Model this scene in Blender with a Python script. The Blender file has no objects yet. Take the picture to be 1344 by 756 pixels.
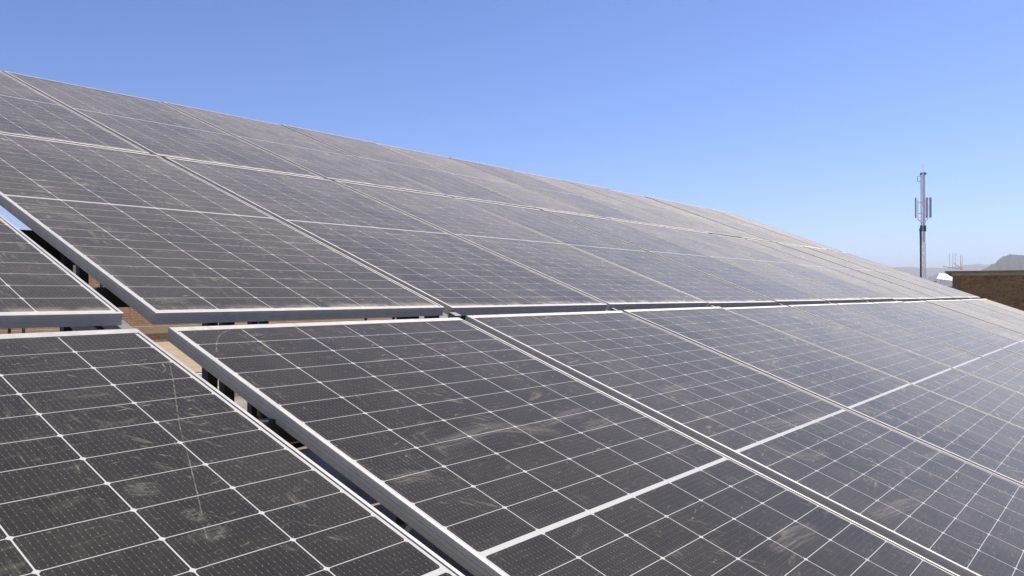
import bpy, bmesh, math, random
from mathutils import Vector, Matrix
R = math.radians
random.seed(7)
S = bpy.context.scene
C = S.collection

# ------------------------------------------------------------------ camera
cam = bpy.data.cameras.new('camera'); co = bpy.data.objects.new('camera', cam); C.objects.link(co)
cam.sensor_width = 36.0; cam.lens = 36.0 * 1063.1 / 1344.0
cam.clip_start = 0.05; cam.clip_end = 90000
CAM = Vector((-1.13985, -2.07555, 0.06824))
YAW, PITCH = 0.90912, 0.00731
co.location = CAM
co.rotation_euler = (math.pi / 2 + PITCH, 0, -YAW)
S.camera = co

# ------------------------------------------------------------------ sky, sun, exposure
SUN = Vector((0.55, -0.18, 0.81)).normalized()
EL = math.asin(SUN.z); AZ = math.atan2(SUN.x, SUN.y)
w = bpy.data.worlds.new('World'); S.world = w; w.use_nodes = True
nt = w.node_tree; nt.nodes.clear()
sky = nt.nodes.new('ShaderNodeTexSky'); sky.sky_type = 'NISHITA'; sky.sun_disc = False
sky.sun_elevation = EL; sky.sun_rotation = AZ
sky.altitude = 3000; sky.air_density = 0.8; sky.dust_density = 2.2; sky.ozone_density = 3.5
bg = nt.nodes.new('ShaderNodeBackground'); bg.inputs['Strength'].default_value = 0.134
wo = nt.nodes.new('ShaderNodeOutputWorld')
hs = nt.nodes.new('ShaderNodeHueSaturation'); hs.inputs['Saturation'].default_value = 1.17; hs.inputs['Hue'].default_value = 0.509
nt.links.new(sky.outputs[0], hs.inputs['Color']); nt.links.new(hs.outputs[0], bg.inputs[0]); nt.links.new(bg.outputs[0], wo.inputs[0])
sl = bpy.data.lights.new('sun', 'SUN'); so = bpy.data.objects.new('sun', sl); C.objects.link(so)
sl.energy = 5.0; sl.angle = R(0.53); sl.color = (1.0, 0.93, 0.83)
so.rotation_euler = SUN.to_track_quat('Z', 'Y').to_euler(); so.location = (0, 0, 30)
S.view_settings.view_transform = 'Standard'; S.view_settings.look = 'None'
S.view_settings.gamma = 1.0; S.view_settings.use_curve_mapping = False
S.view_settings.exposure = 0.62
S.cycles.volume_step_rate = 1.0; S.cycles.max_bounces = 8; S.cycles.volume_bounces = 1

# ------------------------------------------------------------------ node helpers
class NG:
    """small wrapper: build a material from expressions"""
    def __init__(s, name):
        s.m = bpy.data.materials.new(name); s.m.use_nodes = True
        s.t = s.m.node_tree; s.t.nodes.clear()
        s.out = s.t.nodes.new('ShaderNodeOutputMaterial')
    def n(s, typ, **kw):
        nd = s.t.nodes.new('ShaderNode' + typ)
        for k, v in kw.items(): setattr(nd, k, v)
        return nd
    def put(s, sock, v):
        if isinstance(v, bpy.types.NodeSocket): s.t.links.new(v, sock)
        elif v is not None:
            if isinstance(v, (tuple, list)) and len(v) == 3 and sock.type == 'RGBA': v = (*v, 1)
            sock.default_value = v
    def f(s, op, a, b=None, c=None, clamp=False):
        nd = s.n('Math', operation=op); nd.use_clamp = clamp
        for i, v in enumerate((a, b, c)):
            if v is not None: s.put(nd.inputs[i], v)
        return nd.outputs[0]
    def step(s, x, lo, hi, a=0.0, b=1.0, smooth=False):
        nd = s.n('MapRange'); nd.clamp = True
        nd.interpolation_type = 'SMOOTHSTEP' if smooth else 'LINEAR'
        for i, v in enumerate((x, lo, hi, a, b)): s.put(nd.inputs[i], v)
        return nd.outputs[0]
    def mix(s, fac, a, b):
        nd = s.n('Mix', data_type='RGBA'); s.put(nd.inputs[0], fac); s.put(nd.inputs[6], a); s.put(nd.inputs[7], b)
        return nd.outputs[2]
    def obj(s): return s.n('TexCoord').outputs['Object']
    def pos(s): return s.n('NewGeometry').outputs['Position']
    def xyz(s, v):
        nd = s.n('SeparateXYZ'); s.put(nd.inputs[0], v); return nd.outputs
    def vec(s, x, y, z=0.0):
        nd = s.n('CombineXYZ')
        for i, v in enumerate((x, y, z)): s.put(nd.inputs[i], v)
        return nd.outputs[0]
    def vmath(s, op, a, b):
        nd = s.n('VectorMath', operation=op); s.put(nd.inputs[0], a); s.put(nd.inputs[1], b); return nd.outputs[0]
    def noise(s, v, scale, detail=3, rough=0.55, dist=0.0, col=False):
        nd = s.n('TexNoise'); s.put(nd.inputs['Vector'], v); nd.inputs['Scale'].default_value = scale
        nd.inputs['Detail'].default_value = detail; nd.inputs['Roughness'].default_value = rough
        nd.inputs['Distortion'].default_value = dist
        return nd.outputs[1 if col else 0]
    def ramp(s, fac, stops):
        nd = s.n('ValToRGB'); s.put(nd.inputs[0], fac); e = nd.color_ramp.elements
        while len(e) < len(stops): e.new(0.5)
        for el, (p, c) in zip(e, stops): el.position = p; el.color = (*c, 1)
        return nd.outputs[0]
    def bsdf(s, color, rough=0.6, metal=0.0, bump=None, bstr=0.3, bdist=0.01, **kw):
        b = s.n('BsdfPrincipled'); s.put(b.inputs['Base Color'], color); s.put(b.inputs['Roughness'], rough); s.put(b.inputs['Metallic'], metal)
        for k, v in kw.items(): s.put(b.inputs[k.replace('_', ' ')], v)
        if bump is not None:
            bn = s.n('Bump'); bn.inputs['Strength'].default_value = bstr; bn.inputs['Distance'].default_value = bdist
            s.put(bn.inputs['Height'], bump); s.put(b.inputs['Normal'], bn.outputs[0])
        s.t.links.new(b.outputs[0], s.out.inputs[0]); s.b = b
        return s.m

# ------------------------------------------------------------------ panel sizes
W, L = 1.154, 2.277
LIP, TH = 0.0092, 0.035
LIPT = 0.028           # wider lip of the top rail
REC = 0.0026          # the glass lies this far below the frame's top
NCOL = 12

# ------------------------------------------------------------------ materials
def mat_cells():
    g = NG('solar_glass')
    o = g.xyz(g.obj()); x, y = o[0], o[1]
    px, py = 0.1865, 0.0923
    gapx, gapy, mid = 0.0026, 0.0017, 0.0125
    # x inside the six strings
    mx = (W - 6 * px) / 2
    xs = g.f('SUBTRACT', x, mx)
    fx = g.f('SUBTRACT', g.f('MULTIPLY', g.f('FRACT', g.f('DIVIDE', xs, px)), px), px / 2)
    ax = g.f('ABSOLUTE', fx)
    # y folded about the middle band
    ay0 = g.f('SUBTRACT', g.f('ABSOLUTE', g.f('SUBTRACT', y, L / 2)), mid / 2)
    fy = g.f('SUBTRACT', g.f('MULTIPLY', g.f('FRACT', g.f('DIVIDE', ay0, py)), py), py / 2)
    ay = g.f('ABSOLUTE', fy)
    e = 0.0003
    inx = g.step(ax, px / 2 - gapx / 2 - e, px / 2 - gapx / 2 + e, 1, 0)
    iny = g.step(ay, py / 2 - gapy / 2 - e, py / 2 - gapy / 2 + e, 1, 0)
    cham = g.step(g.f('ADD', ax, ay), (px + py - gapx - gapy) / 2 - 0.0052, (px + py - gapx - gapy) / 2 - 0.0044, 1, 0)
    inmid = g.step(ay0, 0.0, 0.0006)
    inend = g.step(ay0, 12 * py - 0.0002, 12 * py + 0.0004, 1, 0)
    inl = g.step(xs, 0.0, 0.0006); inr = g.step(xs, 6 * px - 0.0006, 6 * px, 1, 0)
    cell = inx
    for q in (iny, cham, inmid, inend, inl, inr): cell = g.f('MULTIPLY', cell, q)
    # bus bars along the panel, with soldered pads
    bp = (px - gapx) / 16
    bx = g.f('ABSOLUTE', g.f('SUBTRACT', g.f('FRACT', g.f('DIVIDE', g.f('ADD', fx, (px - gapx) / 2), bp)), 0.5))
    bar = g.step(bx, 0.018, 0.026, 1, 0)
    yp = py / 6
    by = g.f('ABSOLUTE', g.f('SUBTRACT', g.f('FRACT', g.f('DIVIDE', g.f('ADD', fy, py / 2), yp)), 0.5))
    pad = g.f('MULTIPLY', g.step(bx, 0.05, 0.075, 1, 0), g.step(by, 0.05, 0.09, 1, 0))
    info = g.n('ObjectInfo').outputs['Random']
    # each cell a little different
    ci = g.vec(g.f('FLOOR', g.f('DIVIDE', xs, px)), g.f('FLOOR', g.f('DIVIDE', g.f('SUBTRACT', y, L / 2), py)), g.f('MULTIPLY', info, 91.0))
    wn = g.n('TexWhiteNoise'); wn.noise_dimensions = '3D'; g.put(wn.inputs['Vector'], ci)
    cellcol = g.mix(wn.outputs['Value'], (0.0075, 0.0075, 0.0098), (0.0125, 0.0118, 0.0135))
    c = g.mix(g.f('MULTIPLY', bar, 0.30), cellcol, (0.16, 0.155, 0.15))
    c = g.mix(g.f('MULTIPLY', pad, g.step(g.noise(g.vec(x, y, info), 30.0, 2, 0.6), 0.3, 0.7, 0.12, 0.55)), c, (0.34, 0.32, 0.30))
    back = (0.42, 0.415, 0.40)
    c = g.mix(cell, back, c)
    # thin dark line along the frame: the inner lip's shadow, painted into the colour
    rim = g.f('MINIMUM', g.f('MINIMUM', x, g.f('SUBTRACT', W, x)), g.f('MINIMUM', y, g.f('SUBTRACT', L - LIPT + LIP, y)))
    c = g.mix(g.step(rim, LIP + 0.0012, LIP + 0.0020, 0.6, 0.0), c, (0.03, 0.03, 0.032))
    # ---- dust and dirt lying on the glass
    shift = g.f('MULTIPLY', info, 37.0)
    v = g.vec(g.f('ADD', x, shift), y, shift)
    vs = g.vec(g.f('MULTIPLY', x, 1.0), g.f('MULTIPLY', y, 0.22), shift)          # rain runs down the slope
    vw = g.vec(g.f('ADD', g.f('MULTIPLY', x, 0.20), g.f('MULTIPLY', y, 0.10)), g.f('SUBTRACT', y, g.f('MULTIPLY', x, 0.22)), shift)   # wiping strokes across
    vw2 = g.vec(g.f('ADD', x, g.f('MULTIPLY', y, 0.9)), g.f('MULTIPLY', g.f('SUBTRACT', y, g.f('MULTIPLY', x, 0.5)), 0.16), g.f('ADD', shift, 5.0))
    broad = g.noise(v, 1.5, 3, 0.5)
    cloudy = g.noise(v, 5.0, 5, 0.62, 0.6)
    fine = g.noise(v, 260.0, 2, 0.7)
    runs = g.step(g.noise(vs, 75.0, 3, 0.6), 0.56, 0.72)
    runs_where = g.step(g.noise(g.vec(x, g.f('MULTIPLY', y, 0.8), g.f('ADD', shift, 9.0)), 4.5, 3, 0.6), 0.50, 0.66)
    wipes = g.step(g.noise(vw, 42.0, 4, 0.65), 0.57, 0.70)
    wipes_where = g.step(g.noise(g.vec(g.f('ADD', x, 4.0), y, g.f('ADD', shift, 3.0)), 3.2, 3, 0.55), 0.52, 0.66)
    scr = g.step(g.noise(vw2, 60.0, 3, 0.6), 0.62, 0.70)
    scr_where = g.step(g.noise(g.vec(x, g.f('ADD', y, 8.0), g.f('ADD', shift, 1.0)), 2.6, 2, 0.5), 0.54, 0.64)
    blot = g.step(g.noise(g.vec(g.f('ADD', x, 11.0), y, shift), 8.5, 5, 0.68, 0.5), 0.645, 0.76)
    spots = g.n('TexVoronoi'); spots.feature = 'F1'; g.put(spots.inputs['Vector'], v); spots.inputs['Scale'].default_value = 30.0
    dots = g.f('MULTIPLY', g.step(spots.outputs['Distance'], 0.055, 0.12, 1, 0), g.step(g.xyz(spots.outputs['Color'])[0], 0.86, 0.9))
    def strokes(ang, lng, wid, scale, keep, off):
        ca, sa = math.cos(R(ang)), math.sin(R(ang))
        a_ = g.f('ADD', g.f('MULTIPLY', x, ca), g.f('MULTIPLY', y, sa)); b_ = g.f('SUBTRACT', g.f('MULTIPLY', y, ca), g.f('MULTIPLY', x, sa))
        vv = g.vec(g.f('MULTIPLY', a_, 1.0 / lng), g.f('MULTIPLY', b_, 1.0 / wid), g.f('ADD', shift, off))
        wob = g.n('VectorMath', operation='ADD'); g.put(wob.inputs[0], vv)
        g.put(wob.inputs[1], g.vmath('MULTIPLY', g.noise(v, 22.0, 2, 0.5, col=True), (0.5, 1.6, 0.0)))
        vo = g.n('TexVoronoi'); vo.feature = 'F1'; g.put(vo.inputs['Vector'], wob.outputs[0]); vo.inputs['Scale'].default_value = scale
        k = g.xyz(vo.outputs['Color'])
        return g.f('MULTIPLY', g.f('MULTIPLY', g.step(vo.outputs['Distance'], 0.10, 0.34, 1, 0), g.step(k[0], keep, keep + 0.04)), k[1])
    marks = g.f('ADD', g.f('ADD', strokes(12, 0.05, 0.007, 1.0, 0.84, 2.0), strokes(-48, 0.035, 0.008, 1.0, 0.89, 4.0)), g.f('ADD', strokes(84, 0.045, 0.006, 1.0, 0.94, 6.0), strokes(30, 0.022, 0.012, 1.0, 0.95, 8.0)))
    marks = g.f('MULTIPLY', marks, g.step(g.noise(v, 120.0, 3, 0.7), 0.32, 0.6))
    # dust banks up along the lower rail, and a little along both side rails
    wav = g.f('MULTIPLY', g.noise(v, 9.0, 4, 0.6), 0.085)
    low = g.f('MULTIPLY', g.step(y, 0.012, g.f('ADD', 0.03, wav), 1, 0, True), g.step(g.noise(v, 14.0, 4, 0.6), 0.38, 0.62))
    side = g.f('MULTIPLY', g.step(g.f('MINIMUM', x, g.f('SUBTRACT', W, x)), 0.012, 0.035, 1, 0, True), g.step(g.noise(v, 7.0, 4, 0.6), 0.55, 0.7))
    d = g.f('MULTIPLY', g.step(broad, 0.3, 0.7), 0.013)
    d = g.f('ADD', d, g.f('MULTIPLY', g.step(cloudy, 0.42, 0.75), 0.013))
    d = g.f('ADD', d, g.f('MULTIPLY', g.step(fine, 0.5, 0.8), 0.03))
    d = g.f('ADD', d, 0.030)
    d = g.f('ADD', d, g.f('MULTIPLY', marks, g.step(g.noise(v, 2.2, 3, 0.6), 0.40, 0.78, 0.05, 0.45)))
    d = g.f('ADD', d, g.f('MULTIPLY', g.f('MULTIPLY', runs, runs_where), 0.085))
    d = g.f('ADD', d, g.f('MULTIPLY', g.f('MULTIPLY', wipes, wipes_where), 0.085))
    d = g.f('ADD', d, g.f('MULTIPLY', g.f('MULTIPLY', scr, scr_where), 0.10))
    d = g.f('ADD', d, g.f('MULTIPLY', g.f('MULTIPLY', blot, g.step(fine, 0.25, 0.6, 0.4, 1.0)), 0.10))
    d = g.f('ADD', d, g.f('MULTIPLY', dots, 0.10))
    d = g.f('ADD', d, g.f('MULTIPLY', low, 0.20))
    d = g.f('ADD', d, g.f('MULTIPLY', side, 0.10))
    d = g.f('MULTIPLY', d, g.step(info, 0.0, 1.0, DUST * 0.82, DUST * 1.2))
    # optical depth of a thin dust layer: the more obliquely it is seen, the more of the glass it covers
    lw = g.n('LayerWeight'); lw.inputs['Blend'].default_value = 0.5
    cosv = g.f('MAXIMUM', g.f('SUBTRACT', 1.0, lw.outputs['Facing']), 0.03)
    cover = g.f('SUBTRACT', 1.0, g.f('EXPONENT', g.f('MULTIPLY', g.f('DIVIDE', d, g.f('POWER', cosv, 1.19)), -1.0)), clamp=True)
    dustcol = g.mix(cloudy, (0.575, 0.505, 0.385), (0.635, 0.565, 0.445))
    g.bsdf(c, 0.22, 0.0, IOR=1.3, Specular_IOR_Level=g.f('MULTIPLY', g.f('SUBTRACT', 1.0, cover), 0.155))
    df = g.n('BsdfDiffuse'); g.put(df.inputs['Color'], dustcol)
    mx_ = g.n('MixShader'); g.put(mx_.inputs[0], cover)
    g.t.links.new(g.b.outputs[0], mx_.inputs[1]); g.t.links.new(df.outputs[0], mx_.inputs[2]); g.t.links.new(mx_.outputs[0], g.out.inputs[0])
    return g.m
DUST = 0.44

def mat_alu(name, base, rough, metal=0.6):
    g = NG(name); o = g.obj(); q = g.xyz(o)
    n = g.noise(o, 26.0, 4, 0.6); n2 = g.noise(g.vec(g.f('MULTIPLY', q[0], 3.0), q[1], g.f('MULTIPLY', q[2], 60.0)), 8.0, 3)
    c = g.mix(g.step(n, 0.35, 0.75), base, tuple(b * 0.84 for b in base))
    c = g.mix(g.f('MULTIPLY', g.step(n, 0.58, 0.72), 0.15), c, (0.45, 0.40, 0.34))
    return g.bsdf(c, g.step(n2, 0.3, 0.7, rough, rough + 0.18), metal, n2, 0.05, 0.002)

def mat_simple(name, a, b, scale, rough=0.7, metal=0.0, bstr=0.2, detail=5):
    g = NG(name); p = g.pos(); n = g.noise(p, scale, detail, 0.6)
    return g.bsdf(g.mix(g.step(n, 0.3, 0.7), a, b), rough, metal, n, bstr, 0.01)

def mat_brick(name, cols, mortar, course=0.075, length=0.225, stain=0.4, along=(1, 0)):
    g = NG(name); p = g.xyz(g.obj())
    u = g.f('ADD', g.f('MULTIPLY', p[0], 1.0), g.f('MULTIPLY', p[1], 1.0))
    b = g.n('TexBrick'); g.put(b.inputs['Vector'], g.vec(u, p[2]))
    b.inputs['Scale'].default_value = 1.0; b.inputs['Mortar Size'].default_value = 0.0065; b.inputs['Mortar Smooth'].default_value = 0.3
    b.inputs['Bias'].default_value = 0.0; b.inputs['Brick Width'].default_value = length; b.inputs['Row Height'].default_value = course
    g.put(b.inputs['Color1'], cols[0]); g.put(b.inputs['Color2'], cols[1]); g.put(b.inputs['Mortar'], mortar)
    n = g.noise(g.obj(), 0.9, 6, 0.7); n2 = g.noise(g.obj(), 9.0, 4, 0.6)
    c = g.mix(g.f('MULTIPLY', g.step(n, 0.42, 0.68), stain), b.outputs['Color'], cols[2])
    c = g.mix(g.f('MULTIPLY', g.step(n2, 0.48, 0.66), 0.6), c, cols[3])
    return g.bsdf(c, 0.9, 0.0, g.f('ADD', g.f('MULTIPLY', b.outputs['Fac'], -1.0), g.f('MULTIPLY', n2, 0.6)), 0.6, 0.012)

M = {}
M['glass'] = mat_cells()
M['alu'] = mat_alu('anodised_aluminium', (0.52, 0.495, 0.45), 0.42, 0.35)
M['galv'] = mat_alu('galvanised_steel', (0.24, 0.235, 0.225), 0.45)
M['backsheet'] = mat_simple('backsheet_white', (0.6, 0.6, 0.6), (0.68, 0.68, 0.68), 3)
M['black_steel'] = mat_simple('black_painted_steel', (0.012, 0.012, 0.013), (0.03, 0.028, 0.026), 14, 0.55)
M['white_steel'] = mat_simple('white_painted_steel', (0.62, 0.62, 0.60), (0.74, 0.74, 0.72), 20, 0.5)
M['concrete'] = mat_simple('roof_screed', (0.17, 0.14, 0.105), (0.30, 0.255, 0.20), 1.1, 0.9, 0, 0.25)
M['tan'] = mat_simple('tan_screed', (0.26, 0.205, 0.12), (0.35, 0.28, 0.175), 2.2, 0.9, 0, 0.25)
M['pale'] = mat_simple('pale_concrete', (0.48, 0.47, 0.44), (0.58, 0.56, 0.52), 4.0, 0.9, 0, 0.25)
M['brick_lit'] = mat_brick('orange_brick', ((0.27, 0.145, 0.075), (0.36, 0.21, 0.115), (0.31, 0.21, 0.13), (0.17, 0.09, 0.05)), (0.44, 0.36, 0.26))
M['brick_dark'] = mat_brick('brown_brick', ((0.26, 0.14, 0.055), (0.35, 0.20, 0.08), (0.42, 0.28, 0.12), (0.11, 0.06, 0.028)), (0.27, 0.21, 0.16), stain=0.5)
M['slab'] = mat_simple('weathered_concrete', (0.24, 0.18, 0.115), (0.36, 0.28, 0.19), 3.0, 0.9, 0, 0.3)
M['column'] = mat_simple('brown_render', (0.20, 0.125, 0.075), (0.27, 0.18, 0.115), 3.0, 0.9, 0, 0.3)
M['band'] = mat_simple('tan_concrete_band', (0.36, 0.26, 0.15), (0.46, 0.35, 0.22), 3.0, 0.9, 0, 0.3)
M['rust'] = mat_simple('rusty_steel', (0.05, 0.022, 0.014), (0.11, 0.05, 0.028), 12, 0.8, 0, 0.3)
M['rubber'] = mat_simple('black_cable', (0.01, 0.01, 0.01), (0.02, 0.02, 0.02), 20, 0.5)
M['sheet'] = mat_simple('pale_roof_sheet', (0.60, 0.58, 0.54), (0.70, 0.69, 0.66), 5, 0.5)
M['antenna'] = mat_simple('antenna_grey', (0.46, 0.46, 0.44), (0.54, 0.54, 0.52), 3, 0.5)
M['mast'] = mat_simple('mast_galvanised', (0.84, 0.84, 0.82), (0.90, 0.90, 0.88), 3, 0.5, 0.0)
M['mast_dark'] = mat_simple('mast_cable_dark', (0.09, 0.085, 0.085), (0.14, 0.13, 0.125), 3, 0.6)
M['mast_leg'] = mat_simple('mast_leg_grey', (0.56, 0.51, 0.47), (0.66, 0.61, 0.57), 3, 0.5, 0.2)
M['white'] = mat_simple('white_enamel', (0.80, 0.80, 0.80), (0.84, 0.84, 0.84), 4, 0.4)
M['hill'] = mat_simple('dry_hillside', (0.020, 0.020, 0.020), (0.034, 0.033, 0.032), 0.004, 1.0, 0, 0.0, 8)
M['ground'] = mat_simple('dry_plain', (0.16, 0.13, 0.09), (0.25, 0.21, 0.15), 0.01, 1.0, 0, 0.0, 8)

# ------------------------------------------------------------------ mesh helpers
def link(name, bm, mats, parent=None, smooth=False):
    me = bpy.data.meshes.new(name); bmesh.ops.recalc_face_normals(bm, faces=bm.faces)
    bm.to_mesh(me); bm.free()
    for m in (mats if isinstance(mats, (list, tuple)) else [mats]): me.materials.append(m)
    if smooth:
        for p in me.polygons: p.use_smooth = True
    o = bpy.data.objects.new(name, me); C.objects.link(o)
    if parent: o.parent = parent
    return o
def tag(o, label=None, cat=None, group=None, kind=None):
    if label: o['label'] = label
    if cat: o['category'] = cat
    if group: o['group'] = group
    if kind: o['kind'] = kind
    return o
def empty(name, loc, rot=(0, 0, 0)):
    o = bpy.data.objects.new(name, None); C.objects.link(o); o.location = loc; o.rotation_euler = rot
    o.empty_display_size = 0.2
    return o
def box(bm, c, s, mat=None, bevel=0.0):
    r = bmesh.ops.create_cube(bm, size=1.0); vs = r['verts']
    for v in vs:
        v.co = Vector((v.co.x * s[0], v.co.y * s[1], v.co.z * s[2]))
    if bevel:
        es = list({e for v in vs for e in v.link_edges})
        r = bmesh.ops.bevel(bm, geom=es, offset=bevel, segments=2, affect='EDGES', profile=0.5)
        vs = list({v for f in r['faces'] for v in f.verts} | {v for v in vs if v.is_valid})
    for v in vs:
        v.co = (mat @ v.co if mat else v.co) + Vector(c)
def bar(bm, a, b, wx, wz, bevel=0.0):
    """rectangular bar between two points"""
    a, b = Vector(a), Vector(b); d = b - a
    q = d.to_track_quat('Y', 'Z').to_matrix()
    box(bm, (a + b) / 2, (wx, d.length, wz), q, bevel)
def tube(bm, pts, r, seg=8):
    pts = [Vector(p) for p in pts]; rings = []
    for i, p in enumerate(pts):
        d = (pts[min(i + 1, len(pts) - 1)] - pts[max(i - 1, 0)]).normalized()
        q = d.to_track_quat('Z', 'Y').to_matrix()
        rings.append([bm.verts.new(p + q @ Vector((r * math.cos(2 * math.pi * k / seg), r * math.sin(2 * math.pi * k / seg), 0))) for k in range(seg)])
    for a, b in zip(rings, rings[1:]):
        for k in range(seg): bm.faces.new((a[k], a[(k + 1) % seg], b[(k + 1) % seg], b[k]))
    bm.faces.new(rings[0][::-1]); bm.faces.new(rings[-1])

# ------------------------------------------------------------------ the setting: ground, hills, roof, haze
GZ = -9.0
def ground():
    bm = bmesh.new(); n = 48
    c = bm.verts.new((0, 0, GZ)); prev = None
    for r in (60, 400, 2000, 8000, 19000):
        ring = [bm.verts.new((r * math.cos(2 * math.pi * k / n), r * math.sin(2 * math.pi * k / n), GZ)) for k in range(n)]
        for k in range(n):
            if prev is None: bm.faces.new((c, ring[k], ring[(k + 1) % n]))
            else: bm.faces.new((prev[k], ring[k], ring[(k + 1) % n], prev[(k + 1) % n]))
        prev = ring
    tag(link('ground', bm, M['ground']), kind='structure')
ground()

def dirpx(px, py):
    """world direction seen at a pixel of the 1344x756 photograph (used to survey where far things stand)"""
    f = 1063.1; X, Y = (px - 672) / f, -(py - 378) / f
    F = Vector((math.sin(YAW) * math.cos(PITCH), math.cos(YAW) * math.cos(PITCH), math.sin(PITCH)))
    r = Vector((math.cos(YAW), -math.sin(YAW), 0)); u = r.cross(F)
    return F + X * r + Y * u
def at(px, py, dist):
    d = dirpx(px, py); h = math.hypot(d.x, d.y); return CAM + d * (dist / h)

def hill(name, dist, depth, prof, seed):
    """a ridge: profile (bearing in degrees, crest height in metres), with slopes falling to the plain on both sides"""
    rnd = random.Random(seed); bm = bmesh.new(); rows = 15; cols = 90
    b0, b1 = prof[0][0], prof[-1][0]; grid = []
    ph = [rnd.uniform(0, 6.28) for _ in range(8)]
    for j in range(rows):
        v = j / (rows - 1) * 2 - 1
        line = []
        for i in range(cols):
            b = b0 + (b1 - b0) * i / (cols - 1)
            h = 0
            for (p, a), (q, c) in zip(prof, prof[1:]):
                if p <= b <= q:
                    t = (b - p) / (q - p); t = t * t * (3 - 2 * t) if abs(c - a) > 1 else t
                    h = a + (c - a) * t
            k = max(0.0, 1 - abs(v) ** 1.25)
            rid = 1 + 0.16 * math.sin(b * 3.1 * 4 + ph[0] + v * 2.5) * abs(v) + 0.1 * math.sin(b * 9.7 * 2 + ph[1] - v * 4) * abs(v)
            rough = 0.012 * (math.sin(b * 21 + ph[2]) + math.sin(b * 37 + ph[3]) + 0.6 * math.sin(b * 73 + ph[4]))
            z = GZ + (h - GZ) * k * rid * (1 + rough * 0.6) - 3
            d = dist + v * depth
            line.append(bm.verts.new((CAM.x + d * math.sin(R(b)), CAM.y + d * math.cos(R(b)), z)))
        grid.append(line)
    for a, b in zip(grid, grid[1:]):
        for i in range(cols - 1): bm.faces.new((a[i], a[i + 1], b[i + 1], b[i]))
    tag(link(name, bm, M['hill'], smooth=True), kind='structure')
def brg(px): d = dirpx(px, 386); return math.degrees(math.atan2(d.x, d.y))
def hgt(px, py, dist): return at(px, py, dist).z
D1, D2, D3 = 4600, 6800, 14500
hill('hills', D1, 1300, [(brg(1268), GZ)] + [(brg(a), hgt(a, b, D1)) for a, b in ((1283, 357), (1291, 352), (1305, 345), (1316, 336), (1326, 333), (1344, 334), (1380, 333), (1430, 340), (1490, 356))] + [(brg(1540), GZ)], 1)
hill('hills', D2, 1500, [(brg(1195), GZ)] + [(brg(a), hgt(a, b, D2)) for a, b in ((1212, 368), (1222, 362), (1234, 358.5), (1248, 358), (1262, 361))] + [(brg(1300), GZ)], 2)
hill('hills', D3, 2400, [(brg(1050), GZ)] + [(brg(a), hgt(a, b, D3)) for a, b in ((1110, 362), (1150, 353), (1185, 350), (1215, 351), (1245, 351), (1266, 347.5), (1285, 346.5), (1330, 349), (1400, 352))] + [(brg(1480), GZ)], 3)

FZ = -1.60
def roof():
    bm = bmesh.new(); box(bm, (11.5, 9.0, (FZ + GZ) / 2), (31, 31, FZ - GZ)); tag(link('roof_floor', bm, M['concrete']), kind='structure')
roof()

def haze():
    bm = bmesh.new(); box(bm, (0, 0, (620 + GZ - 1) / 2), (38600, 38600, 620 - GZ + 1))
    g = NG('haze'); v = g.n('VolumePrincipled'); v.inputs['Color'].default_value = (0.55, 0.58, 0.66, 1); v.inputs['Density'].default_value = HAZE
    v.inputs['Anisotropy'].default_value = 0.25
    g.t.links.new(v.outputs[0], g.out.inputs['Volume'])
    o = link('haze', bm, g.m); tag(o, 'thin pale haze in the air over the plain and hills', 'haze', kind='stuff')
HAZE = 1.1e-4
haze()

# ------------------------------------------------------------------ solar panels
T = 0.36255
TILT = {'A': T - 0.01007, 'B': T, 'C': T + 0.00942}
GY, GBC = 0.08131, 0.04494
COLX = [-0.09114 - W, -0.005, W + 0.038, 2 * W + 0.038 + 0.027]
for k in range(4, NCOL + 1): COLX.append(COLX[-1] + W + 0.025)
UO = {'A': 0.0, 'B': 0.00472, 'C': -0.01344}
def base(row):
    if row == 'A':
        s, t = -GY / 2 - L, TILT['A']; return Vector((0, s * math.cos(t), s * math.sin(t)))
    if row == 'B':
        return Vector((0, GY / 2 * math.cos(T), GY / 2 * math.sin(T)))
    e = GY / 2 + L; t = TILT['C']
    return Vector((0, e * math.cos(T) + GBC * math.cos(t), e * math.sin(T) + GBC * math.sin(t)))

def frame_mesh():
    """four mitred aluminium rails: top lip over the glass, grooved outer wall, inner bottom flange"""
    prof = [(LIP, -REC + .0001), (LIP, 0.0), (0.0010, 0.0), (0.0, -0.0010),
            (0.0, -0.011), (0.0011, -0.0115), (0.0011, -0.0130), (0.0, -0.0135), (0.0, -0.0215), (0.0011, -0.0220), (0.0011, -0.0235), (0.0, -0.0240),
            (0.0, -TH), (0.028, -TH), (0.028, -TH + 0.0016), (0.0018 + 0.0016, -TH + 0.0016), (0.0034, -0.0075), (LIP, -0.0075)]
    bm = bmesh.new(); rings = []
    for cx, cy, sx, sy in ((0, 0, 1, 1), (W, 0, -1, 1), (W, L, -1, -1), (0, L, 1, -1)):
        rings.append([bm.verts.new((cx + sx * d, cy + sy * (LIPT if (sy < 0 and d == LIP) else d), z)) for d, z in prof])
    n = len(prof)
    for i in range(4):
        a, b = rings[i], rings[(i + 1) % 4]
        for k in range(n): bm.faces.new((a[k], b[k], b[(k + 1) % n], a[(k + 1) % n]))
    return bm
def slab_mesh(x0, y0, x1, y1, z0, z1):
    bm = bmesh.new(); box(bm, ((x0 + x1) / 2, (y0 + y1) / 2, (z0 + z1) / 2), (x1 - x0, y1 - y0, z1 - z0)); return bm

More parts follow.
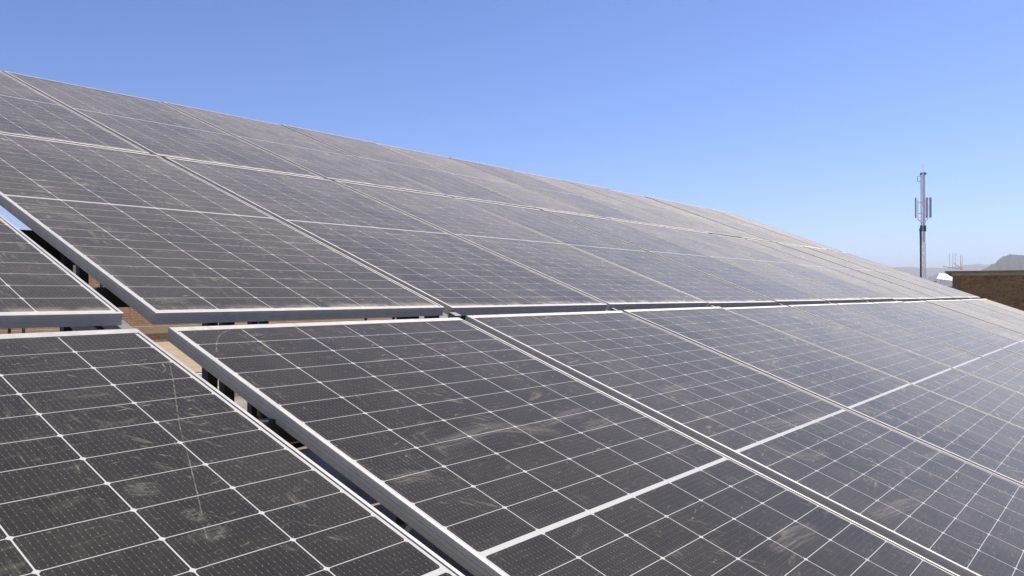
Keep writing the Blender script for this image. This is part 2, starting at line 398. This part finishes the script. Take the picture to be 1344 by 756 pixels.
ORD = ['', 'first', 'second', 'third', 'fourth', 'fifth', 'sixth', 'seventh', 'eighth', 'ninth', 'tenth', 'eleventh', 'last']
ROWN = {'A': 'bottom', 'B': 'middle', 'C': 'top'}
SPECIAL = {
 (0, 'A'): 'dusty panel in the near left corner with a long thin streak on its glass',
 (0, 'B'): 'middle row panel left of the wide gap, cut by the left photo edge',
 (1, 'A'): 'bottom row panel right of the wide gap, with smeared wipe marks',
 (1, 'B'): 'middle row panel right of the wide gap, with pale dust smears near its left edge',
 (1, 'C'): 'top row panel in the upper left corner of the photo',
 (2, 'C'): 'top row panel whose upper left corner is the highest point of the array',
 (12, 'A'): 'pale panel ending the bottom row at the far right end',
 (12, 'B'): 'pale panel ending the middle row next to the brick building',
 (12, 'C'): 'pale panel ending the top row at the far end of the array',
}
def panel_label(c, r):
    if (c, r) in SPECIAL: return SPECIAL[(c, r)]
    look = 'dark dusty' if c <= 2 else 'grey dusty' if c <= 5 else 'dust-veiled pale'
    return '%s solar panel in the %s row, %s to the right of the wide gap' % (look, ROWN[r], ORD[c])
fm = gm = bk = None
PANEL = {}
rj = random.Random(3)
for row in 'ABC':
    b = base(row)
    for c in range(0, NCOL + 1):
        if c == 0 and row == 'C': continue
        root = empty('solar_panel', (b.x + COLX[c] + UO[row], b.y, b.z), (TILT[row], 0, 0))
        if fm is None:
            f = link('frame', frame_mesh(), M['alu'], root); fm = f
            g_ = link('glass', slab_mesh(0.002, 0.002, W - 0.002, L - 0.002, -0.0056, -REC), M['glass'], root); gm = g_
            k_ = link('backsheet', slab_mesh(0.0045, 0.0045, W - 0.0045, L - 0.0045, -0.0066, -0.0059), M['backsheet'], root); bk = k_
        else:
            for src in (fm, gm, bk):
                o = src.copy(); C.objects.link(o); o.parent = root
        tag(root, panel_label(c, row), 'solar panel', 'solar panels in the %s row' % ROWN[row])
        if c > 1:   # the fitter's tolerance: a few millimetres and fractions of a degree
            root.rotation_euler = (TILT[row] + rj.uniform(-.0022, .0022), rj.uniform(-.0022, .0022), rj.uniform(-.001, .001))
            root.location.z += rj.uniform(-.003, .003)
        root.location.z += {('A', 0): -.006, ('A', 1): -.006, ('B', 0): .004, ('B', 1): .003, ('A', 2): .002}.get((row, c), 0)
        if (c, row) == (0, 'A'):      # this one was bolted on slightly askew
            k = 0.019; t = TILT[row]
            root.matrix_basis = root.matrix_basis @ Matrix.Translation((W, L, 0)) @ Matrix.Rotation(k, 4, 'Z') @ Matrix.Translation((-W, -L, 0))
        PANEL[(c, row)] = root

# ------------------------------------------------------------------ mounting structure under the panels
rack = empty('mounting_rack', (0, 2.0, FZ))
tag(rack, 'black steel rack of posts and beams carrying the tilted solar panels', 'rack')
rack_inv = Matrix.Translation((0, 2.0, FZ)).inverted()
def rackpart(name, bm, m):
    bm.transform(rack_inv); return link(name, bm, m, rack)
def surf(row, s, drop):
    b = base(row); t = TILT[row]
    return Vector((0, b.y + s * math.cos(t) + drop * math.sin(t), b.z + s * math.sin(t) - drop * math.cos(t)))
XE = COLX[NCOL] + W
for row in 'ABC':
    for s in (0.30 if row == 'B' else 0.5, L - 0.5):
        p = surf(row, s, TH + 0.032); bm = bmesh.new()
        bar(bm, (-1.4, p.y, p.z), (XE + .05, p.y, p.z), 0.04, 0.06, 0.003); rackpart('purlin', bm, M['black_steel'])
def tilted_point(y, drop):
    # underside of the three rows, by the row the point lies under
    for row in 'ABC':
        b = base(row); t = TILT[row]
        if y <= b.y + L * math.cos(t) or row == 'C': return b.z + (y - b.y) * math.tan(t) - drop
rx = [-1.0, -0.066, 1.55, 3.1, 5.3, 7.6, 9.9, 12.2, XE - .3]
for i, x in enumerate(rx):
    bm = bmesh.new(); y0, y1 = base('A').y + .25, surf('C', L - .3, 0).y
    wdt = 0.045
    bar(bm, (x, y0, tilted_point(y0, .145)), (x, y1, tilted_point(y1, .155)), wdt, 0.06, 0.003); rackpart('rafter', bm, M['galv'] if i == 1 else M['black_steel'])
    for y in (base('A').y + .35, 2.2, 4.05):
        zt = tilted_point(y, .19)
        for dx in (-0.055, 0.055):
            bm = bmesh.new(); box(bm, (x + dx + (0.16 if i == 1 else 0), y, (zt + FZ) / 2), (0.065, 0.065, zt - FZ), None, 0.003); rackpart('post', bm, M['black_steel'])
bm = bmesh.new(); box(bm, (XE / 2, 4.16, 0.40), (XE + 2, 0.05, 0.24), None, 0.004); rackpart('tie_beam', bm, M['black_steel'])
for xa, xb, ya, yb, za, zb in ((0.55, 0.95, 3.0, 4.0, 0.62, 0.05), (3.1, 1.6, 2.2, 2.2, -1.3, -0.2), (2.2, 3.4, 1.2, 1.9, -1.0, -1.05), (1.7, 2.9, .9, 1.5, -1.2, -1.1), (1.3, 2.3, .1, .5, -1.35, -1.3), (2.5, 3.6, .4, .7, -1.35, -1.3)):
    bm = bmesh.new(); tube(bm, [(xa, ya, za), (xb, yb, zb)], 0.014, 8); rackpart('brace', bm, M['white_steel'])
# the rail seen along the wide gap, next to the near left panel
bm = bmesh.new(); bar(bm, (-0.068, base('A').y + .1, tilted_point(base('A').y + .1, .075)), (-0.068, 2.0, tilted_point(2.0, .075)), 0.036, 0.036, 0.003); rackpart('rail', bm, M['galv'])
# corner clamps where four panels meet
for row, s in (('B', -GY / 2), ('C', -GBC / 2)):
    for c in range(1, NCOL):
        x = COLX[c] + W + (COLX[c + 1] - COLX[c] - W) / 2 + UO['B']
        bm = bmesh.new(); p = surf(row, s, 0.022)
        box(bm, (x, p.y, p.z), (COLX[c + 1] - COLX[c] - W - .006, 0.034, 0.028), Matrix.Rotation(T, 3, 'X'), 0.002); rackpart('clamp', bm, M['galv'])

# dust smears and streaks wiped onto single panels
def mat_smear():
    g = NG('dust_film'); o = g.obj(); q = g.xyz(o)
    uvn = g.n('UVMap').outputs[0]; u = g.xyz(uvn)
    n = g.noise(g.vec(g.f('MULTIPLY', u[0], 0.8), g.f('MULTIPLY', u[1], 3.2), g.n('ObjectInfo').outputs['Random']), 4.0, 5, 0.7)
    edge = g.f('MULTIPLY', g.f('MULTIPLY', u[0], g.f('SUBTRACT', 1.0, u[0])), g.f('MULTIPLY', u[1], g.f('SUBTRACT', 1.0, u[1])))
    a = g.f('MULTIPLY', g.step(n, 0.42, 0.72), g.step(edge, 0.004, 0.05, 0, 1, True))
    a = g.f('MULTIPLY', a, 0.24)
    g.bsdf((0.50, 0.455, 0.39), 0.95, Alpha=a)
    return g.m
def mat_scratch():
    g = NG('thin_streak'); n = g.noise(g.obj(), 60.0, 3, 0.6)
    g.bsdf((0.52, 0.47, 0.40), 0.9, Alpha=g.step(n, 0.35, 0.7, 0.02, 0.32)); return g.m
M['smear'] = mat_smear(); M['streak'] = mat_scratch()
def ribbon(name, panel, pts, width, m, z=0.0003):
    """a thin deposit lying on a panel's glass along a path of local (x, y) points"""
    bm = bmesh.new(); uvl = bm.loops.layers.uv.new('UVMap'); pts = [Vector((a, b, -REC + z)) for a, b in pts]
    N = len(pts); rows = []
    for i, p in enumerate(pts):
        d = (pts[min(i + 1, N - 1)] - pts[max(i - 1, 0)]).normalized(); nrm = Vector((-d.y, d.x, 0))
        wd = width if not callable(width) else width(i / (N - 1))
        rows.append((bm.verts.new(p + nrm * wd / 2), bm.verts.new(p - nrm * wd / 2)))
    for i in range(N - 1):
        f = bm.faces.new((rows[i][0], rows[i][1], rows[i + 1][1], rows[i + 1][0]))
        for lp, uvv in zip(f.loops, ((i / (N - 1), 1), (i / (N - 1), 0), ((i + 1) / (N - 1), 0), ((i + 1) / (N - 1), 1))): lp[uvl].uv = uvv
    return link(name, bm, m, PANEL[panel])
def arc(cx, cy, r, a0, a1, n=18): return [(cx + r * math.cos(R(a0 + (a1 - a0) * i / n)), cy + r * math.sin(R(a0 + (a1 - a0) * i / n))) for i in range(n + 1)]
ORI = {k: (v.matrix_basis.copy()) for k, v in PANEL.items()}
def loc(panel, px, py):
    """panel-local (x, y) of a mark surveyed on the photograph"""
    m = ORI[panel].inverted(); o = m @ CAM; d = (m.to_3x3() @ dirpx(px, py)); t = (-REC - o.z) / d.z; q = o + d * t
    return (q.x, q.y)
def path(panel, pts, n=6):
    P = [Vector(loc(panel, *p)) for p in pts]; out = []
    for i in range(len(P) - 1):
        a, b = P[max(i - 1, 0)], P[i]; c, d = P[i + 1], P[min(i + 2, len(P) - 1)]
        for k in range(n):
            t = k / n
            out.append(tuple(0.5 * (2 * b + (c - a) * t + (2 * a - 5 * b + 4 * c - d) * t * t + (3 * b - a - 3 * c + d) * t ** 3)))
    out.append(tuple(P[-1])); return out
tag(ribbon('dust_streak', (0, 'A'), path((0, 'A'), [(222, 473), (228, 505), (236, 560), (247, 600), (257, 640), (265, 675)]), 0.0022, M['streak'], .0004), 'long thin pale streak')
ribbon('dust_streak', (0, 'A'), path((0, 'A'), [(267, 690), (272, 708)]), 0.0018, M['streak'], .0004)
ribbon('dust_streak', (0, 'A'), path((0, 'A'), [(213, 478), (217, 484), (215, 488), (211, 490)]), 0.004, M['streak'], .0004)
ribbon('dust_streak', (1, 'A'), path((1, 'A'), [(305, 432), (291, 438), (285, 447), (284, 462)]), 0.0035, M['streak'], .0004)
ribbon('dust_smear', (0, 'A'), path((0, 'A'), [(160, 640), (185, 642), (215, 640)]), .06, M['smear'])
ribbon('dust_smear', (0, 'A'), path((0, 'A'), [(244, 682), (256, 676), (268, 672)]), .055, M['smear'])
ribbon('dust_smear', (0, 'A'), path((0, 'A'), [(262, 706), (280, 700), (300, 692)]), .05, M['smear'])
ribbon('dust_smear', (0, 'A'), path((0, 'A'), [(375, 645), (392, 660), (402, 668)]), .025, M['smear'])
ribbon('dust_smear', (1, 'A'), path((1, 'A'), [(555, 590), (600, 578), (650, 562), (715, 566), (745, 570)]), .075, M['smear'])
ribbon('dust_smear', (1, 'A'), path((1, 'A'), [(700, 562), (735, 548), (775, 536)]), .06, M['smear'])
ribbon('dust_smear', (1, 'A'), path((1, 'A'), [(510, 632), (540, 625), (575, 628)]), .07, M['smear'])
ribbon('dust_smear', (1, 'A'), path((1, 'A'), [(640, 443), (655, 450), (668, 455)]), .035, M['smear'])
ribbon('dust_smear', (1, 'B'), path((1, 'B'), [(55, 268), (95, 285), (130, 300), (165, 304)]), .09, M['smear'])
ribbon('dust_smear', (1, 'B'), path((1, 'B'), [(82, 310), (110, 332), (150, 365), (192, 396)]), .05, M['smear'])
ribbon('dust_smear', (1, 'B'), path((1, 'B'), [(205, 398), (225, 394), (245, 397)]), .06, M['smear'])
ribbon('dust_smear', (3, 'A'), path((3, 'A'), [(1215, 555), (1235, 560), (1250, 550)]), .06, M['smear'])

for pn, pts, wd in (((2, 'A'), [(985, 566), (1030, 556), (1070, 549), (1100, 545)], .11), ((2, 'A'), [(1000, 580), (1050, 600), (1090, 590)], .07),
                    ((2, 'A'), [(865, 515), (890, 508), (925, 500)], .05), ((2, 'A'), [(905, 545), (930, 548), (950, 556)], .05),
                    ((1, 'A'), [(765, 565), (785, 556), (810, 552)], .06), ((1, 'A'), [(1010, 725), (1040, 705), (1075, 690)], .08),
                    ((3, 'A'), [(1180, 590), (1215, 600), (1260, 590)], .06), ((2, 'A'), [(1140, 680), (1180, 665), (1215, 655)], .07),
                    ((2, 'B'), [(640, 385), (690, 390), (740, 391)], .05), ((1, 'B'), [(300, 255), (330, 262), (352, 275)], .05)):
    ribbon('dust_smear', pn, path(pn, pts), wd, M['smear'])

# ------------------------------------------------------------------ things on the roof seen through the gaps
def brick_wall():
    r = empty('brick_wall', (9.0, 21.6, FZ)); tag(r, 'sunlit orange brick wall seen under the panels through the wide gap', 'wall')
    bm = bmesh.new(); box(bm, (0, .15, 1.27), (26, .3, 2.54)); link('wall', bm, M['brick_lit'], r)
    bm = bmesh.new(); box(bm, (0, .13, .58), (26.02, .345, .24), None, .01); link('concrete_band', bm, M['tan'], r)
    bm = bmesh.new(); box(bm, (0, .15, 2.58), (26.02, .38, .08), None, .01); link('coping', bm, M['pale'], r)
brick_wall()
def raised():
    r = empty('roof_terrace', (9.0, 16.8, FZ))
    bm = bmesh.new(); box(bm, (0, 0, .10), (30, 9.57, .2), None, .012); o = link('terrace_slab', bm, M['tan'], r)
    bm = bmesh.new(); box(bm, (0, -4.84, .085), (30, .09, .17), None, .01); link('kerb', bm, M['pale'], r)
    tag(r, 'tan raised roof slab with a pale kerb behind the panels', 'roof slab', kind='structure')
raised()
def pallet_sheet():
    p = at(87, 347, 21)
    o = empty('corrugated_sheet', (p.x, p.y, p.z)); bm = bmesh.new(); n = 60; prev = None
    for i in range(n + 1):
        x = -1.2 + 2.4 * i / n; z = .022 * math.cos(i * math.pi / 2.5)
        a = [bm.verts.new((x, -.35, z - .02)), bm.verts.new((x, .5, z + .10)), bm.verts.new((x, .5, z + .097)), bm.verts.new((x, -.35, z - .023))]
        if prev:
            for k in range(4): bm.faces.new((prev[k], prev[(k + 1) % 4], a[(k + 1) % 4], a[k]))
        prev = a
    link('sheet', bm, M['sheet'], o)
    bm = bmesh.new(); box(bm, (0, -.36, -.075), (2.42, .04, .09), None, .004); link('gutter', bm, M['galv'], o)
    for x in (-1.0, 1.0):
        for y in (-.3, .45):
            bm = bmesh.new(); h = p.z - (FZ + .2); box(bm, (x, y, -h / 2 - .035), (.05, .05, h - .07)); link('post', bm, M['black_steel'], o)
    tag(o, 'pale corrugated roof sheet on posts in front of the brick wall', 'roof sheet')
pallet_sheet()
def block():
    p = at(378, 570, 9.3)
    o = empty('rusty_crate', (p.x, p.y, FZ), (0, 0, R(12)))
    bm = bmesh.new(); box(bm, (0, 0, .21), (.95, .5, .30), None, .01); link('body', bm, M['rust'], o)
    bm = bmesh.new(); box(bm, (0, 0, .375), (1.0, .55, .03), None, .005); link('lid', bm, M['rust'], o)
    for x in (-.4, .4):
        bm = bmesh.new(); box(bm, (x, 0, .03), (.08, .5, .06)); link('foot', bm, M['black_steel'], o)
    tag(o, 'brown rusty box on the roof floor, seen through the gap under the panels', 'box')
block()
pl = at(303, 512, 14.2); o = empty('pale_plank', (pl.x, pl.y, FZ), (0, 0, R(8))); bm = bmesh.new()
box(bm, (0, 0, .05), (1.6, .5, .1), None, .008); link('plank', bm, M['tan'], o)
bm = bmesh.new(); box(bm, (0, .36, .05), (1.5, .14, .1), None, .008); link('batten', bm, M['pale'], o)
tag(o, 'pale tan board lying on the roof floor below the kerb', 'board')
def cables():
    def one(x, y, z, l, label, bend):
        bm = bmesh.new(); pts = [(x + bend * math.sin(i / 10 * 3.1), y + .05 * math.sin(i / 10 * 2), z - l * i / 10) for i in range(11)]
        tube(bm, pts, .008, 6); o = link('cable', bm, M['rubber']); tag(o, label, 'cable', 'black cables hanging under the panels')
    p = at(482, 650, 4.6); one(p.x, p.y, tilted_point(p.y, .05), .9, 'black cable hanging under the panels, farther left in the gap', .03)
    p = at(507, 665, 4.3); one(p.x, p.y, tilted_point(p.y, .05), .9, 'black bowed cable hanging under the panels, nearer in the gap', .09)
cables()

# ------------------------------------------------------------------ brick building on the right
def building():
    BD = 40.0
    a = at(1250, 380, BD)
    dirx = Vector((0.14, -0.99, 0)).normalized()      # along its visible face
    ang = math.atan2(dirx.y, dirx.x)
    r = empty('brick_building', (a.x, a.y, GZ), (0, 0, ang))
    top = at(1260, 362, BD).z - GZ
    LN, DP = 11.0, 9.0
    bm = bmesh.new(); box(bm, (LN / 2, DP / 2 + .04, top / 2), (LN, DP, top)); link('wall', bm, M['brick_dark'], r)
    bm = bmesh.new(); box(bm, (LN / 2 + .02, DP / 2 + .2, top + .175), (LN + .62, DP + .5, .08), None, .015); link('roof_slab', bm, M['slab'], r)
    bm = bmesh.new(); box(bm, (LN / 2 - .01, DP / 2 + .01, top + .067), (LN + .06, DP + .06, .134), None, .012); link('ring_beam', bm, M['band'], r)
    bm = bmesh.new(); box(bm, (.13, .035, (top) / 2), (.25, .12, top - .006), None, .01); link('corner_column', bm, M['column'], r)
    bm = bmesh.new(); box(bm, (LN / 2 + .6, .02, top - 2.0), (LN - 1.2, .14, .12), None, .01); link('lintel', bm, M['slab'], r)
    for k in range(3):
        f = bmesh.new(); box(f, (2.6 + k * 3.2, .03, top - 2.62), (1.4, .1, 1.1)); w_ = link('window', f, M['black_steel'], r)
        for dx in (-.72, .72, 0):
            f = bmesh.new(); box(f, (2.6 + k * 3.2 + dx, -.01, top - 2.62), (.06, .07, 1.12)); link('window_frame', f, M['rust'], w_)
    # starter bars left sticking out of the roof
    rb = random.Random(5)
    for x, h, lean in ((-.10, .72, -.02), (.0, .74, .02), (.12, .70, -.01), (.30, .64, .02), (.37, .66, .01), (.34, .58, -.03)):
        bm = bmesh.new(); tube(bm, [(x, .1 + rb.uniform(0, .5), top + .26), (x + lean, .3, top + .28 + h)], .007, 6); link('rebar', bm, M['mast_leg'], r)
    bm = bmesh.new(); tube(bm, [(-.35, .0, top + .42), (.35, .2, top + .29)], .014, 6); link('rebar', bm, M['mast_leg'], r)
    bm = bmesh.new(); tube(bm, [(.05, .1, top + .55), (.40, .2, top + .28)], .012, 6); link('rebar', bm, M['mast_leg'], r)
    tag(r, 'brown brick building with a flat concrete roof slab and bare rebar at its corner', 'building')
building()

# ------------------------------------------------------------------ mast with antennas
def mast():
    MD = 62.0
    bl = at(1208.7, 372, MD); br = at(1215.0, 372, MD); c = (bl + br) / 2
    tz = at(1211.5, 226, MD).z; px = MD / 1063.1 * 1.13     # metres per photo pixel at that distance
    yaw = math.atan2((br - bl).y, (br - bl).x)
    r = empty('antenna_mast', (c.x, c.y, c.z - 3), (0, 0, yaw)); z0 = 3.0; H = tz - c.z + 3
    tag(r, 'slim galvanised lattice mast with upright panel antennas standing behind the array', 'mast')
    hw = (br - bl).length / 2 * 0.8
    legs = ((-hw, 0), (hw, 0), (0, hw * 1.5))
    for i, (x, y) in enumerate(legs):
        bm = bmesh.new(); tube(bm, [(x, y, 0), (x, y, H)], .028, 8); link('leg', bm, M['mast_leg'], r)
    bm = bmesh.new(); n = int(H / .42)
    for k in range(n):
        za, zb = H * k / n, H * (k + 1) / n
        for (a, b) in ((0, 1), (1, 2), (2, 0)):
            A, B = legs[a], legs[b]
            tube(bm, [(A[0], A[1], zb), (B[0], B[1], zb)], .009, 5)
            if k % 2 == 0: tube(bm, [(A[0], A[1], za), (B[0], B[1], zb)], .009, 5)
            else: tube(bm, [(B[0], B[1], za), (A[0], A[1], zb)], .009, 5)
    link('lattice', bm, M['mast'], r)
    zpx = lambda y: z0 + (372 - y) / 146.0 * (H - z0)
    bm = bmesh.new(); tube(bm, [(-hw - .03, -.08, 0), (-hw - .03, -.08, zpx(306)), (-hw - .06, -.1, zpx(300))], .075, 8); link('cable_run', bm, M['mast_dark'], r)
    bm = bmesh.new(); tube(bm, [(0.05, -.02, zpx(318)), (.05, -.02, H)], .085, 10); link('pole', bm, M['mast'], r)
    for x in (-hw, hw):
        bm = bmesh.new(); box(bm, (x, -.1, zpx(300)), (.15, .15, .42), None, .03); link('cable_clamp', bm, M['mast_dark'], r)
    bm = bmesh.new(); tube(bm, [(0.02, 0, H - .1), (0.02, 0, H + 8 * px)], .012, 6); link('lightning_rod', bm, M['mast'], r)
    for x in (-hw, hw + .04):
        bm = bmesh.new(); box(bm, (x, -.06, H - .12), (.13, .13, .13), None, .03); link('warning_lamp', bm, M['mast_dark'], r)
    for x in ((1205.0 - 1211.8) * px, (1215.5 - 1211.8) * px, (1218.6 - 1211.8) * px):
        a = empty('antenna', (0, 0, 0)); bpy.data.objects.remove(a)
        bm = bmesh.new(); zc = (zpx(259) + zpx(286)) / 2; hh = zpx(259) - zpx(286)
        box(bm, (x, -.06 if x < 0 else .1, zc), (.10 if x < 0 else .15, .1, hh), None, .03); an = link('antenna', bm, M['antenna'], r)
    for s in (-1, 1):
        bm = bmesh.new(); xo = (1205.3 - 1211.8) * px if s < 0 else (1217.5 - 1211.8) * px
        tube(bm, [(xo * .75, 0, zpx(262)), (xo * .75, 0, zpx(283)), (xo * .7, 0, zpx(288)), (xo * .3, 0, zpx(291)), (0, 0, zpx(293))], .03, 6)
        tube(bm, [(xo * .75, 0, zpx(266)), (0, 0, zpx(266))], .025, 6); tube(bm, [(xo * .75, 0, zpx(280)), (0, 0, zpx(280))], .025, 6)
        link('antenna_bracket', bm, M['mast'], r)
    bm = bmesh.new(); xs = -hw
    tube(bm, [(xs, 0, zpx(231)), (xs - 3.2 * px, 0, zpx(231)), (xs - 3.4 * px, 0, zpx(235)), (xs - 3.2 * px, 0, zpx(238)), (xs, 0, zpx(238))], .035, 6); link('dipole', bm, M['mast'], r)
    # flat roof it stands on
    q = empty('flat_roof_house', (c.x, c.y, GZ), (0, 0, yaw)); h = at(1211, 369, MD).z - GZ
    bm = bmesh.new(); box(bm, (-1.9, 2.0, (h - .2) / 2), (4.6, 4.0, h - .2)); link('wall', bm, M['brick_dark'], q)
    bm = bmesh.new(); box(bm, (-1.9, 2.0, h - .1), (5.4, 4.8, .2), None, .02); link('roof', bm, M['pale'], q)
    tag(q, 'pale flat roof edge at the foot of the antenna mast', 'house')
mast()
def tank():
    p = at(1243.5, 376, 56)
    dirv = (at(1260, 376, 56) - p); yaw = math.atan2(dirv.y, dirv.x)
    r = empty('water_heater', (p.x, p.y, GZ), (0, 0, yaw)); h = p.z - GZ
    bm = bmesh.new(); box(bm, (0, 0, 0), (1.05, .85, .05), None, .008); o = link('panel', bm, M['white'], r)
    o.location = (0, .1, h + .56); o.rotation_euler = (R(26), R(8), R(-8))
    for x in (-.36, .36):
        bm = bmesh.new(); tube(bm, [(x, .30, h), (x, .30, h + .62)], .022, 6); link('leg', bm, M['mast'], r)
        bm = bmesh.new(); tube(bm, [(x, -.32, h), (x, -.32, h + .33)], .022, 6); link('leg', bm, M['mast'], r)
    bm = bmesh.new(); box(bm, (0, .2, h - .05), (1.8, 2.0, .1), None, .01); box(bm, (0, .2, (h - .1) / 2), (1.5, 1.7, h - .1)); link('plinth', bm, M['slab'], r)
    tag(r, 'tilted white panel on thin legs beside the corner of the brick building', 'roof panel')
tank()
